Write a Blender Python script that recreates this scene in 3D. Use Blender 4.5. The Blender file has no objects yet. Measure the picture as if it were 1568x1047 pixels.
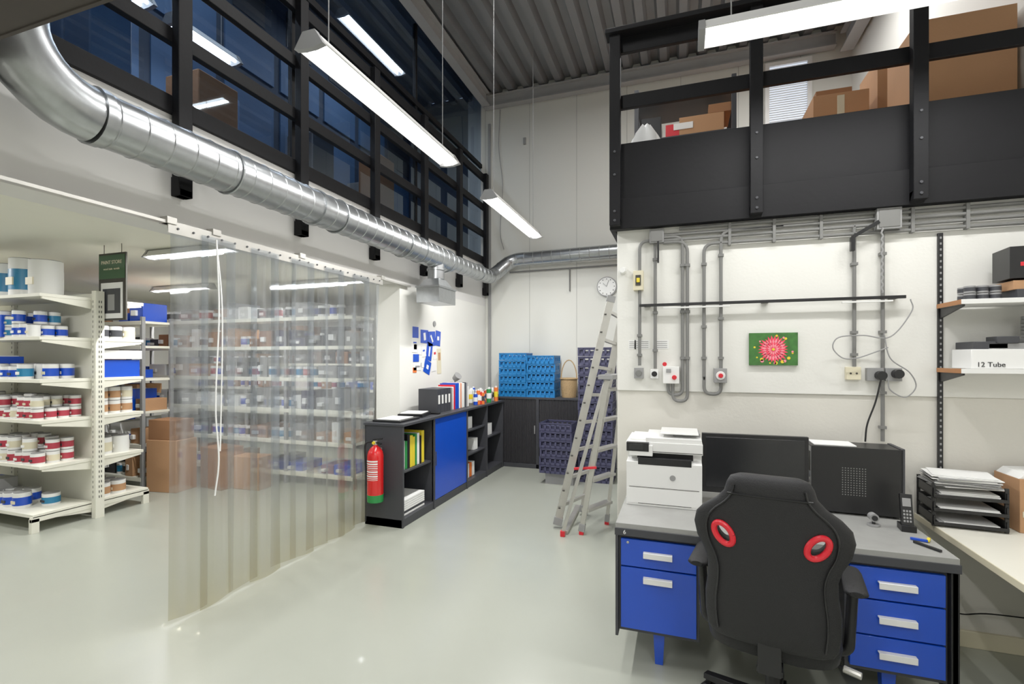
import bpy, math, random
from mathutils import Vector, Matrix
random.seed(7)
R=math.radians
# ------------------------------------------------------------------ materials
def lin(c):
    o=[]
    for v in c:
        v/=255.
        o.append(v/12.92 if v<=.04045 else ((v+.055)/1.055)**2.4)
    return o
def mat(name,col,rough=.5,metal=0.,var=.06,scale=6.,bump=0.,bscale=40.,spec=.5,coat=0.,emit=0.,stretch=None):
    m=bpy.data.materials.new(name); m.use_nodes=True
    nt=m.node_tree; N=nt.nodes; L=nt.links
    p=N['Principled BSDF']
    c=lin(col)
    tc=N.new('ShaderNodeTexCoord')
    src=tc.outputs['Object']
    if stretch:
        mp=N.new('ShaderNodeMapping'); mp.inputs['Scale'].default_value=stretch
        L.new(src,mp.inputs['Vector']); src=mp.outputs['Vector']
    n=N.new('ShaderNodeTexNoise'); n.inputs['Scale'].default_value=scale; n.inputs['Detail'].default_value=5
    L.new(src,n.inputs['Vector'])
    mx=N.new('ShaderNodeMix'); mx.data_type='RGBA'
    L.new(n.outputs['Fac'],mx.inputs[0])
    mx.inputs[6].default_value=[max(0,v*(1-var)) for v in c]+[1]
    mx.inputs[7].default_value=[min(1,v*(1+var)) for v in c]+[1]
    L.new(mx.outputs[2],p.inputs['Base Color'])
    p.inputs['Roughness'].default_value=rough
    p.inputs['Metallic'].default_value=metal
    p.inputs['Specular IOR Level'].default_value=spec
    p.inputs['Coat Weight'].default_value=coat
    if emit:
        L.new(mx.outputs[2],p.inputs['Emission Color'])
        p.inputs['Emission Strength'].default_value=emit
    if bump:
        n2=N.new('ShaderNodeTexNoise'); n2.inputs['Scale'].default_value=bscale; n2.inputs['Detail'].default_value=4
        L.new(src,n2.inputs['Vector'])
        b=N.new('ShaderNodeBump'); b.inputs['Strength'].default_value=bump; b.inputs['Distance'].default_value=.01
        L.new(n2.outputs['Fac'],b.inputs['Height']); L.new(b.outputs['Normal'],p.inputs['Normal'])
    return m
MW=mat('white_wall_paint',(225,224,218),.75,var=.03,scale=1.5,bump=.08,bscale=60)
MWL=mat('white_wall_low',(212,209,200),.75,var=.07,scale=1.2,bump=.08,bscale=60)
MPAN=mat('back_wall_panel',(210,210,203),.55,var=.03,scale=1.,bump=.03)
MSEAM=mat('panel_seam',(160,160,155),.7)
MBAND=mat('band_grey_paint',(214,212,209),.7,var=.04,scale=1.)
MCEILS=mat('storage_ceiling_paint',(230,229,216),.8,var=.02)
MFLOOR=mat('epoxy_floor',(158,161,150),.26,var=.07,scale=.9,bump=.03,bscale=6,spec=.6,coat=.08)
MBLK=mat('black_timber',(14,14,17),.6,var=.3,scale=5,bump=.1,bscale=30,spec=.2)
MSOF=mat('dark_soffit',(60,54,50),.8,var=.1)
MDECK=mat('steel_deck',(128,129,132),.45,metal=.3,var=.15,scale=2)
MBEAM=mat('grey_steel_beam',(160,160,160),.55,metal=.1,var=.1)
MALU=mat('aluminium',(186,184,178),.35,metal=.7,var=.12,scale=12)
MDARK=mat('charcoal_steel',(50,51,56),.5,var=.08,scale=10)
MDARK2=mat('dark_shutter',(34,33,37),.6,var=.08,scale=10)
MBLUE=mat('blue_enamel',(4,66,186),.35,var=.05,scale=5,coat=.2)
MBLUE2=mat('crate_blue',(16,116,186),.45,var=.1,scale=15)
MPURP=mat('crate_slate',(62,62,90),.5,var=.15,scale=15)
MWHT=mat('white_plastic',(228,228,226),.35,var=.02)
MGRYP=mat('grey_plastic',(140,140,140),.45,var=.04)
MPIPE=mat('grey_conduit',(112,112,110),.45,var=.06,scale=10)
MBPL=mat('black_plastic',(20,20,22),.4,var=.1,scale=20,spec=.4)
MSCR=mat('screen_black',(28,29,31),.22,var=.05)
MLEA=mat('black_leather',(22,22,24),.6,var=.1,scale=40,bump=.25,bscale=260,spec=.35)
MRED=mat('red_plastic',(205,22,38),.35,var=.05)
MEXT=mat('extinguisher_red',(205,16,18),.25,var=.04,coat=.4)
MGRN=mat('green_plastic',(30,130,60),.4)
MPAPER=mat('paper',(230,230,228),.8,var=.02)
MCARD=mat('cardboard',(176,132,94),.85,var=.1,scale=4,bump=.1,bscale=60)
MCARD2=mat('cardboard_dark',(144,100,66),.85,var=.1,scale=4)
MWOOD=mat('shelf_wood_edge',(168,112,66),.6,var=.15,scale=8)
MSHELF=mat('shelf_cream',(226,224,210),.4,var=.03)
MHOLE=mat('slot_dark',(60,58,52),.8)
MYEL=mat('yellow',(225,200,40),.5)
MTEAL=mat('teal_can',(34,120,165),.4)
MPINK=mat('crimson_label',(168,50,66),.4)
MCREAM=mat('cream_plastic',(214,206,178),.5)
MDESK=mat('desk_grey_top',(146,146,143),.5,var=.12,scale=14,bump=.05,bscale=120)
MWT=mat('worktop_white',(226,223,210),.4,var=.02)
MWICK=mat('wicker',(176,146,104),.8,var=.3,scale=60,bump=.6,bscale=90)
MPET=mat('petal_pink',(238,60,88),.6,var=.15,scale=30)
MPET2=mat('petal_light',(250,140,152),.6,var=.1,scale=30)
MLEAF=mat('picture_green',(50,104,38),.6,var=.8,scale=22)
MORA=mat('orange',(225,110,40),.5)
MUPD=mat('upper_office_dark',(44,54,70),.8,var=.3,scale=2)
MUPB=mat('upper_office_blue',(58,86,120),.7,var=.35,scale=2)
MTUBE=mat('tube_glow',(255,255,254),.5,emit=9.,var=0)
MDAY=mat('daylight_blind',(215,225,240),.6,emit=.75,var=.02)
MGAL=mat('galvanised_steel',(166,169,171),.3,metal=.92,var=.16,scale=24)
def glass_window(name):
    m=bpy.data.materials.new(name); m.use_nodes=True
    nt=m.node_tree;N=nt.nodes;L=nt.links
    N.remove(N['Principled BSDF'])
    o=[n for n in N if n.type=='OUTPUT_MATERIAL'][0]
    t=N.new('ShaderNodeBsdfTransparent'); t.inputs[0].default_value=lin((170,186,206))+[1]
    g=N.new('ShaderNodeBsdfGlossy'); g.inputs['Roughness'].default_value=.02; g.inputs[0].default_value=(.72,.86,1,1)
    f=N.new('ShaderNodeFresnel'); f.inputs[0].default_value=1.7
    mx=N.new('ShaderNodeMixShader');L.new(f.outputs[0],mx.inputs[0]);L.new(t.outputs[0],mx.inputs[1]);L.new(g.outputs[0],mx.inputs[2]);L.new(mx.outputs[0],o.inputs[0])
    return m
MGLASS=glass_window('dark_office_glass')
def pvc():
    m=bpy.data.materials.new('clear_pvc_strip'); m.use_nodes=True
    nt=m.node_tree;N=nt.nodes;L=nt.links
    N.remove(N['Principled BSDF'])
    o=[n for n in N if n.type=='OUTPUT_MATERIAL'][0]
    tc=N.new('ShaderNodeTexCoord'); sx=N.new('ShaderNodeSeparateXYZ'); L.new(tc.outputs['Object'],sx.inputs[0])
    mr=N.new('ShaderNodeMapRange'); mr.inputs[1].default_value=0.; mr.inputs[2].default_value=1.1; mr.inputs[3].default_value=1.; mr.inputs[4].default_value=0.
    L.new(sx.outputs[2],mr.inputs[0])
    cm=N.new('ShaderNodeMix'); cm.data_type='RGBA'; L.new(mr.outputs[0],cm.inputs[0])
    cm.inputs[6].default_value=lin((222,227,232))+[1]; cm.inputs[7].default_value=lin((226,220,198))+[1]
    t=N.new('ShaderNodeBsdfTransparent');L.new(cm.outputs[2],t.inputs[0])
    rf=N.new('ShaderNodeBsdfRefraction');L.new(cm.outputs[2],rf.inputs[0]);rf.inputs['Roughness'].default_value=.2;rf.inputs['IOR'].default_value=1.07
    a=N.new('ShaderNodeMixShader');a.inputs[0].default_value=.3;L.new(t.outputs[0],a.inputs[1]);L.new(rf.outputs[0],a.inputs[2])
    d=N.new('ShaderNodeBsdfDiffuse'); d.inputs[0].default_value=lin((200,204,208))+[1]
    tr=N.new('ShaderNodeBsdfTranslucent'); tr.inputs[0].default_value=lin((200,204,208))+[1]
    ad=N.new('ShaderNodeMixShader'); ad.inputs[0].default_value=.5
    L.new(d.outputs[0],ad.inputs[1]); L.new(tr.outputs[0],ad.inputs[2])
    ns=N.new('ShaderNodeTexNoise'); ns.inputs['Scale'].default_value=3; ns.inputs['Detail'].default_value=4
    mp=N.new('ShaderNodeMapping'); mp.inputs['Scale'].default_value=(1,7,.2); L.new(tc.outputs['Object'],mp.inputs[0]); L.new(mp.outputs[0],ns.inputs['Vector'])
    ma=N.new('ShaderNodeMapRange'); ma.inputs[1].default_value=.3; ma.inputs[2].default_value=.7; ma.inputs[3].default_value=.03; ma.inputs[4].default_value=.22
    L.new(ns.outputs['Fac'],ma.inputs[0])
    m2=N.new('ShaderNodeMixShader'); L.new(ma.outputs[0],m2.inputs[0]); L.new(a.outputs[0],m2.inputs[1]); L.new(ad.outputs[0],m2.inputs[2])
    g=N.new('ShaderNodeBsdfGlossy'); g.inputs['Roughness'].default_value=.1
    f=N.new('ShaderNodeFresnel'); f.inputs[0].default_value=1.4
    f2=N.new('ShaderNodeMath');f2.operation='MINIMUM';L.new(f.outputs[0],f2.inputs[0]);f2.inputs[1].default_value=.12
    mx=N.new('ShaderNodeMixShader');L.new(f2.outputs[0],mx.inputs[0]);L.new(m2.outputs[0],mx.inputs[1]);L.new(g.outputs[0],mx.inputs[2]);L.new(mx.outputs[0],o.inputs[0])
    return m
MPVC=pvc()
# ------------------------------------------------------------------ builder
class B:
    def __init__(s): s.v=[];s.f=[];s.m=[];s.mats=[];s.M=Matrix.Identity(4)
    def mi(s,m):
        if m not in s.mats: s.mats.append(m)
        return s.mats.index(m)
    def add(s,vs,fs,m):
        o=len(s.v); i=s.mi(m)
        for v in vs: s.v.append(tuple(s.M@Vector(v)))
        for f in fs: s.f.append(tuple(o+k for k in f)); s.m.append(i)
        return s
    def box(s,x0,x1,y0,y1,z0,z1,m):
        vs=[(x,y,z) for z in(z0,z1) for y in(y0,y1) for x in(x0,x1)]
        return s.add(vs,[(0,2,3,1),(4,5,7,6),(0,1,5,4),(2,6,7,3),(0,4,6,2),(1,3,7,5)],m)
    def bar(s,p0,p1,w,h,m,up=(0,0,1)):
        p0=Vector(p0);p1=Vector(p1);d=(p1-p0).normalized();u=Vector(up)
        if abs(d.dot(u))>.99:u=Vector((0,1,0))
        a=d.cross(u).normalized();b=a.cross(d).normalized()
        vs=[]
        for p in(p0,p1):
            for i,j in((-1,-1),(1,-1),(1,1),(-1,1)): vs.append(p+a*(w/2*i)+b*(h/2*j))
        return s.add(vs,[(3,2,1,0),(4,5,6,7),(0,1,5,4),(1,2,6,5),(2,3,7,6),(3,0,4,7)],m)
    def tube(s,path,r,m,seg=12,caps=True):
        P=[Vector(p) for p in path];n=len(P)
        rs=r if isinstance(r,(list,tuple)) else [r]*n
        T=[]
        for i in range(n):
            a=P[max(i-1,0)];b=P[min(i+1,n-1)];t=b-a
            if t.length<1e-9: t=P[min(i+2,n-1)]-P[max(i-2,0)]
            T.append(t.normalized())
        u=Vector((0,0,1)) if abs(T[0].z)<.9 else Vector((1,0,0))
        u=(u-T[0]*u.dot(T[0])).normalized()
        vs=[];fs=[]
        for i in range(n):
            u=(u-T[i]*u.dot(T[i])).normalized();w=T[i].cross(u)
            for k in range(seg):
                a=2*math.pi*k/seg
                vs.append(P[i]+(u*math.cos(a)+w*math.sin(a))*rs[i])
        for i in range(n-1):
            for k in range(seg):
                k2=(k+1)%seg
                fs.append((i*seg+k,i*seg+k2,(i+1)*seg+k2,(i+1)*seg+k))
        if caps:
            fs.append(tuple(reversed(range(seg))));fs.append(tuple((n-1)*seg+k for k in range(seg)))
        return s.add(vs,fs,m)
    def cyl(s,p0,p1,r,m,seg=16,r2=None): return s.tube([p0,p1],[r,r if r2 is None else r2],m,seg)
    def prism(s,poly,axis,a0,a1,m):
        n=len(poly);vs=[]
        for a in(a0,a1):
            for p in poly:
                q=list(p);q.insert(axis,a);vs.append(tuple(q))
        fs=[tuple(range(n)),tuple(reversed(range(n,2*n)))]
        for i in range(n):
            j=(i+1)%n;fs.append((i,i+n,j+n,j))
        return s.add(vs,fs,m)
    def loft(s,rings,m,caps=True):
        n=len(rings[0]);vs=[p for r in rings for p in r];fs=[]
        for i in range(len(rings)-1):
            for k in range(n):
                k2=(k+1)%n;fs.append((i*n+k,i*n+k2,(i+1)*n+k2,(i+1)*n+k))
        if caps:
            fs.append(tuple(reversed(range(n))));o=(len(rings)-1)*n;fs.append(tuple(o+k for k in range(n)))
        return s.add(vs,fs,m)
    def done(s,name,bevel=0,parent=None,angle=35,fix=True):
        me=bpy.data.meshes.new(name);me.from_pydata(s.v,[],s.f)
        for m in s.mats: me.materials.append(m)
        for p,i in zip(me.polygons,s.m): p.material_index=i
        if fix:
            import bmesh
            bm=bmesh.new();bm.from_mesh(me);bmesh.ops.recalc_face_normals(bm,faces=bm.faces);bm.to_mesh(me);bm.free()
        me.polygons.foreach_set('use_smooth',[True]*len(me.polygons))
        me.set_sharp_from_angle(angle=R(angle))
        o=bpy.data.objects.new(name,me);bpy.context.scene.collection.objects.link(o)
        if bevel:
            b=o.modifiers.new('bevel','BEVEL');b.width=bevel;b.segments=2;b.limit_method='ANGLE';b.angle_limit=R(50)
        if parent:o.parent=parent
        return o
def fillet(pts,rad,n=6):
    P=[Vector(p) for p in pts];out=[P[0]]
    for i in range(1,len(P)-1):
        a,b,c=P[i-1],P[i],P[i+1]
        d1=(a-b);d2=(c-b);r=min(rad,d1.length*.49,d2.length*.49)
        p=b+d1.normalized()*r;q=b+d2.normalized()*r
        for k in range(n+1):
            t=k/n;out.append(p*(1-t)**2+b*2*t*(1-t)+q*t*t)
    out.append(P[-1]);return out
def smooth(pts,n=8):
    P=[Vector(p) for p in pts];P=[P[0]*2-P[1]]+P+[P[-1]*2-P[-2]];o=[]
    for i in range(1,len(P)-2):
        for k in range(n):
            t=k/n;a,b,c,d=P[i-1:i+3]
            o.append(.5*((2*b)+(c-a)*t+(2*a-5*b+4*c-d)*t*t+(3*b-a-3*c+d)*t**3))
    o.append(P[-2]);return o
def rot(a,loc): return Matrix.Translation(loc)@Matrix.Rotation(R(a),4,'Z')
def text(body,size,m,loc,rx,rz,parent,name):
    c=bpy.data.curves.new(name,'FONT');c.body=body;c.size=size;c.extrude=.0008;c.align_x='CENTER'
    c.materials.append(m);o=bpy.data.objects.new(name,c);bpy.context.scene.collection.objects.link(o)
    o.location=loc;o.rotation_euler=(R(rx),0,R(rz));o.parent=parent
# ------------------------------------------------------------------ room shell
XL=-2.92;XI=-3.22;YB=7.22;XR=2.06;YN=-3.;ZC=5.72;YW=3.38
B().box(-10,XR+.2,YN-.2,9.2,-.1,0,MFLOOR).done('floor')
b=B();b.box(XI,XL,4.70,YB,0,2.42,MW)
b.box(XI,XL,YN,.1,0,2.42,MW)
b.box(XI,XL,YN,YB,2.42,3.1,MBAND)
b.done('wall_left')
b=B();b.box(XI,XR,YB,YB+.15,0,ZC+.1,MPAN)
for i in range(7):
    x=-2.92+.735*i
    b.box(x-.003,x+.003,YB-.002,YB,0,ZC,MSEAM)
b.done('wall_back')
B().box(XR,XR+.15,YN,YB+.15,0,ZC+.1,MW).done('wall_right')
B().box(-10,XR+.15,YN-.15,YN,0,ZC+.1,MW).done('wall_near')
b=B();b.box(-.40,XR,YW,YW+.12,1.38,2.62,MW);b.box(-.40,XR,YW+.012,YW+.12,0,1.38,MWL)
b.box(-.40,-.28,YW+.12,YB,0,2.62,MW)
b.done('wall_partition',.004)
B().box(1.15,XR,YW-.01,YW+.012,0,.09,MCREAM).done('baseboard_partition',.003)
b=B();b.box(-10,XI,9,9.15,0,2.8,MW);b.done('wall_storage_back')
B().box(-10.15,-10,YN,9.15,0,2.8,MW).done('wall_storage_left')
B().box(XI-.0,XI+.15,YB+.15,9.15,0,2.8,MW).done('wall_storage_right')
B().box(-10,XI,YN,9.15,2.75,2.85,MCEILS).done('ceiling_storage')
XD=-7.0;x=XD;per=.25
prof=[]
while x<XR+.1:
    prof+=[(x,ZC),(x+.09,ZC),(x+.125,ZC+.1),(x+.215,ZC+.1)];x+=per
vs=[];fs=[]
for (a,z) in prof: vs+=[(a,YN,z),(a,YB+.02,z)]
for i in range(len(prof)-1): fs.append((2*i,2*i+2,2*i+3,2*i+1))
b=B();b.add(vs,fs,MDECK);b.box(XD,XR+.1,YN,YB,ZC+.12,ZC+.16,MBEAM);b.done('ceiling',fix=False,angle=20)
def ibeam(b,p0,p1,w,h,m):
    p0=Vector(p0);p1=Vector(p1);z=Vector((0,0,1))
    b.bar(p0+z*(h/2-.008),p1+z*(h/2-.008),w,.016,m);b.bar(p0-z*(h/2-.008),p1-z*(h/2-.008),w,.016,m);b.bar(p0,p1,.01,h-.03,m)
b=B();ibeam(b,(-2.84,YN+.01,5.61),(-2.84,YB-.17,5.61),.12,.2,MBEAM);b.done('trim_1')
b=B();ibeam(b,(-2.9,YB-.09,5.6),(1.86,YB-.09,5.6),.12,.18,MBEAM);b.done('trim_2')
b=B();ibeam(b,(1.95,YN+.01,5.5),(1.95,YB-.2,5.5),.14,.24,MBEAM);b.done('trim_3')
b=B();b.box(-2.91,-1.5,YN+.01,1.0,2.69,2.95,MSOF);b.box(-2.91,-1.5,1.0,1.012,2.685,2.96,MSOF);b.done('trim_soffit')
# upper office on the left
B().box(-7,XI,YN,YB,3.0,3.1,MUPD).done('floor_upper_office')
B().box(-7.1,-7,YN,YB,3.1,5.8,MUPD).done('wall_upper_left')
B().box(-7,XI,YB,YB+.1,3.1,5.8,MUPD).done('wall_upper_back')
b=B();b.box(-4.36,-4.3,YN+.02,YB-.02,3.1,5.65,MUPD)
y=-2.8
while y<7:
    b.box(-4.3,-4.285,y,y+.62,3.9,4.55,MUPB);b.box(-4.3,-4.28,y,y+.62,4.62,5.15,MUPB if random.random()<.5 else MDARK);b.box(-4.3,-4.29,y+.05,y+.55,3.2,3.8,MDARK);b.box(-4.3,-4.29,y+.1,y+.5,5.2,5.6,MDARK);y+=.72
b.done('wall_added_partition')  # added partition; blue panels stand in for bluish reflections in the glass
b=B();b.add([(-2.99,YN+.01,3.1),(-2.99,YB-.01,3.1),(-2.99,YB-.01,ZC-.01),(-2.99,YN+.01,ZC-.01)],[(0,1,2,3)],MGLASS);b.done('window_1',fix=False)
b=B()
b.box(-3.02,-2.97,YN+.01,YB-.01,4.62,4.68,MBLK)
for y in(1.2,3.2,5.17): b.box(-3.02,-2.98,y-.02,y+.02,3.1,5.6,MBLK)
b.done('window_frame')
b=B()
for i in range(18):
    y=random.uniform(-1,6.5);x=random.uniform(-4.08,-3.6);w=random.uniform(.12,.2);h=random.uniform(.5,1.25);z=3.105
    b.box(x-w,x+w,y-w,y+w,z,z+h,random.choice([MCARD2,MUPB,MUPB,MGRYP,MDARK,MUPD]))
b.done('office_boxes',.01)
b=B()
for y in(.17,1.17,2.17,3.17,4.17,5.17,6.15,7.12):
    b.box(-2.90,-2.84,y-.045,y+.045,2.58,4.48,MBLK)
    b.prism([(-2.915,2.58),(-2.84,2.58),(-2.84,2.62),(-2.915,2.7)],1,y-.04,y+.04,MBLK)
for z,h in((3.13,.11),(3.55,.09),(3.97,.09),(4.43,.10)):
    b.box(-2.945,-2.895,YN+.01,YB-.01,z-h/2,z+h/2,MBLK)
b.done('railing_left',.004)
# ------------------------------------------------------------------ mezzanine right
b=B();b.box(-.38,XR-.01,3.37,YB-.01,2.63,2.66,MWOOD);b.done('mezzanine_floor')
b=B();yf=3.28
b.box(-.44,XR-.01,yf+.02,yf+.08,2.455,2.655,MBLK)
b.box(-.44,XR-.01,yf+.045,yf+.075,2.64,3.03,MBLK)
b.box(-.44,-.405,yf+.08,YB-.02,2.455,2.66,MBLK)
for x in(-.40,.44,1.25):
    b.box(x-.035,x+.035,yf-.035,yf+.02,2.47,3.74,MBLK)
    b.prism([(yf-.035,2.52),(yf+.02,2.46),(yf+.02,2.52)],0,x-.035,x+.035,MBLK)
b.box(-.46,XR-.01,yf-.06,yf+.05,3.72,3.75,MBLK)
b.box(-.44,XR-.01,yf+.02,yf+.05,3.62,3.72,MBLK)
b.box(-.44,XR-.01,yf+.02,yf+.05,3.25,3.34,MBLK)
b.box(-.43,-.38,yf+.05,yf+.13,2.65,3.72,MBLK)
for z in (2.5,2.56,2.8,2.95):
    for x in(-.40,.44,1.25): b.cyl((x,yf-.035,z),(x,yf-.041,z),.009,MDARK,8)
b.done('mezzanine_railing',.004)
b=B();x0,x1,z0,z1=1.12,1.56,4.5,5.42;y=YB-.03
for a in((x0-.05,x0,z0-.05,z1+.05),(x1,x1+.05,z0-.05,z1+.05),(x0,x1,z1,z1+.05),(x0,x1,z0-.05,z0)):
    b.box(a[0],a[1],y-.03,y+.03,a[2],a[3],MWHT)
b.box(x0,x1,y+.012,y+.016,z0,z1,MDAY)
z=z0+.02
while z<z1: b.bar((x0,y,z),(x1,y,z),.022,.002,MWHT,up=(0,.5,1));z+=.03
b.done('window_2')
b=B()
for x in(-.38,.46):
    for y in(4.75,5.2): b.box(x-.02,x+.02,y-.02,y+.02,2.66,4.12,MDARK)
for z in(3.0,3.62,3.98): b.box(-.38,.46,4.75,5.2,z,z+.03,MDARK)
b.done('metal_rack',.002)
b=B();z=4.012
for k in range(4): b.cyl((-.2+k*.11,4.8,z+.035),(-.2+k*.11,5.1,z+.035),.035,[MCARD,MCARD2,MCARD,MWOOD][k],14)
b.box(.26,.4,4.8,5.1,z,z+.06,MPAPER)
z=3.652
b.box(.0,.38,4.76,5.15,z,z+.16,MCARD);b.box(.25,.44,4.76,5.1,z+.16,z+.24,MCARD2);b.box(-.12,.0,4.76,5.1,z,z+.11,MRED);b.box(-.34,-.16,4.76,5.1,z,z+.2,MBPL);b.box(-.05,.12,4.755,4.76,z+.05,z+.11,MPAPER)
b.box(-.3,.3,4.78,5.1,3.032,3.3,MCARD)
b.done('cardboard_boxes_rack',.004)
b=B();b.box(1.02,1.40,4.5,4.95,2.66,3.70,MCARD);b.box(1.47,1.8,4.55,4.95,2.66,3.95,MCARD)
b.box(1.05,1.3,4.55,4.9,3.70,3.76,MCARD2)
for xa,xb,yy in((1.02,1.40,4.5),(1.47,1.8,4.55)): b.box((xa+xb)/2-.025,(xa+xb)/2+.025,yy-.002,yy,2.7,3.68,MCREAM)
b.done('cardboard_boxes_mezzanine',.008)
b=B();b.box(1.5,2.02,3.95,4.45,2.66,3.84,MCARD);b.box(1.5,2.02,3.948,3.952,3.2,3.24,MCARD2);b.done('large_cardboard_box',.008)
b=B();r=[]
for k,(z,w) in enumerate([(2.66,.14),(2.9,.17),(3.1,.16),(3.28,.09),(3.36,.03)]):
    r.append([(-.24+math.cos(a*math.pi/8)*w*(1+.15*math.sin(a*3+k)),3.85+math.sin(a*math.pi/8)*w*.8,z+.02*math.sin(a*2)) for a in range(16)])
b.loft(r,MPAPER);b.done('plastic_bag')
# ------------------------------------------------------------------ duct
def duct(b,path,r,step=.13,rib=.004):
    P=[Vector(p) for p in path];out=[];rs=[]
    segs=[(P[i],P[i+1],(P[i+1]-P[i]).length) for i in range(len(P)-1)]
    tot=sum(s[2] for s in segs)
    ks=[0]
    t=step/2
    while t<tot:
        ks+=[t-.006,t-.002,t+.002,t+.006];t+=step
    cum=0
    for s in segs: cum+=s[2];ks.append(cum)
    ks=sorted(set(round(k,5) for k in ks if 0<=k<=tot+1e-6))
    def at(k):
        c=0
        for a,bb,l in segs:
            if k<=c+l+1e-6:return a.lerp(bb,(k-c)/l)
            c+=l
        return P[-1]
    for k in ks:
        ph=(k-step/2)%step;ph=min(ph,step-ph)
        out.append(at(min(k,tot)));rs.append(r+(rib if ph<.004 else 0))
    b.tube(out,rs,MGAL,28)
b=B();xd=-2.64;r=.128
el=[(xd,1.24,3.5),(xd,1.24,3.06)]
for k in range(1,9):
    a=k/8*math.pi/2
    el.append((xd,1.24+.30*(1-math.cos(a)),3.05-.30*math.sin(a)))
b.tube(el,r,MGAL,28)
for p,q in(((xd,1.24,3.1),(xd,1.24,3.13)),((xd,1.54,2.75),(xd,1.58,2.75)),((xd,3.02,2.75),(xd,3.06,2.75)),((xd,4.6,2.755),(xd,4.64,2.755)),((xd,5.25,2.755),(xd,5.29,2.755))):
    b.cyl(p,q,r+.01,MGAL,28)
duct(b,[(xd,1.54,2.75),(xd,5.28,2.755)],r)
b.cyl((xd,5.28,2.755),(xd,5.36,2.77),r,MGAL,28,r2=.102)
small=fillet([(xd,5.36,2.77),(xd,6.75,2.79),(-2.42,7.03,3.09),(-.36,7.03,3.12)],.16,6)
duct(b,small,.1,step=.14)
b.cyl((xd,5.02,2.75),(xd,5.02,2.5),.095,MGAL,24);b.cyl((xd,5.02,2.62),(xd,5.02,2.6),.105,MGAL,24)
b.loft([[(xd-.08,4.93,2.5),(xd+.08,4.93,2.5),(xd+.08,5.11,2.5),(xd-.08,5.11,2.5)],[(xd-.13,4.84,2.4),(xd+.13,4.84,2.4),(xd+.13,5.22,2.4),(xd-.13,5.22,2.4)]],MGAL)
b.box(xd-.14,xd+.14,4.82,5.24,2.22,2.4,MGAL);b.box(xd-.15,xd+.15,4.81,5.25,2.385,2.405,MGAL)
for y in(2.17,3.17,4.17,5.17,6.15):
    ro=r+.006 if y<5.1 else .108
    b.tube([(xd+math.cos(a*math.pi/12)*ro,y+.12,2.75+(.04 if y>5.3 else 0)+math.sin(a*math.pi/12)*ro) for a in range(25)],.006,MGAL,6)
    b.bar((xd-.1,y+.12,2.80),(XL,y+.12,2.80),.02,.01,MGAL)
b.done('ventilation_duct')
# ------------------------------------------------------------------ curtain rail + strip curtain
b=B();b.box(-2.915,-2.87,.1,4.86,2.40,2.418,MALU);b.box(-2.875,-2.868,2.08,4.3,2.345,2.418,MALU)
y=2.14
while y<4.28:
    b.cyl((-2.868,y,2.38),(-2.862,y,2.38),.007,MDARK,8);y+=.1
for y in (2.1,2.4,3.17,4.3): b.box(-2.93,-2.86,y-.03,y+.03,2.40,2.44,MALU)
b.done('curtain_rail',.001)
b=B()
def strip(y0,y1,ztop,zbot,amp,xo,skew0,skew1,ph):
    nu,nv=14,24;vs=[];fs=[]
    for j in range(nv+1):
        t=j/nv;z=ztop+(zbot-ztop)*t
        for i in range(nu+1):
            u=i/nu;a=y0+skew0*t;c=y1+skew1*t
            yy=a+(c-a)*u
            xx=xo+amp*(math.sin(u*math.pi))*(.8+.2*t)+.003*math.sin(ph+u*4+t*3)*t
            zz=z+(t*.015*math.sin(ph*2+u*2.5))
            vs.append((xx,yy,max(zz,.004)))
    w=nu+1
    for j in range(nv):
        for i in range(nu):fs.append((j*w+i,j*w+i+1,(j+1)*w+i+1,(j+1)*w+i))
    b.add(vs,fs,MPVC)
y=2.10;i=0
while y<4.1:
    wd=.25;last=y>3.85
    strip(y,min(y+wd,4.32),2.38,.006+random.uniform(0,.025),random.uniform(.008,.018)*(1 if i%2 else .5),-2.875+(.014 if i%2 else 0),random.uniform(-.02,.02)-(.06 if last else 0),(-.16 if last else random.uniform(-.02,.02)),random.uniform(0,6))
    y+=.19;i+=1
b.tube(smooth([(-2.82,2.36,2.36),(-2.81,2.37,1.9),(-2.815,2.35,1.3),(-2.80,2.36,.95),(-2.81,2.34,.72)]),.005,MPAPER,6)
b.tube(smooth([(-2.82,2.36,2.36),(-2.80,2.385,1.9),(-2.80,2.375,1.2),(-2.80,2.37,1.0)]),.004,MPAPER,6)
b.done('pvc_strip_curtain',fix=False,angle=80)
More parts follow.
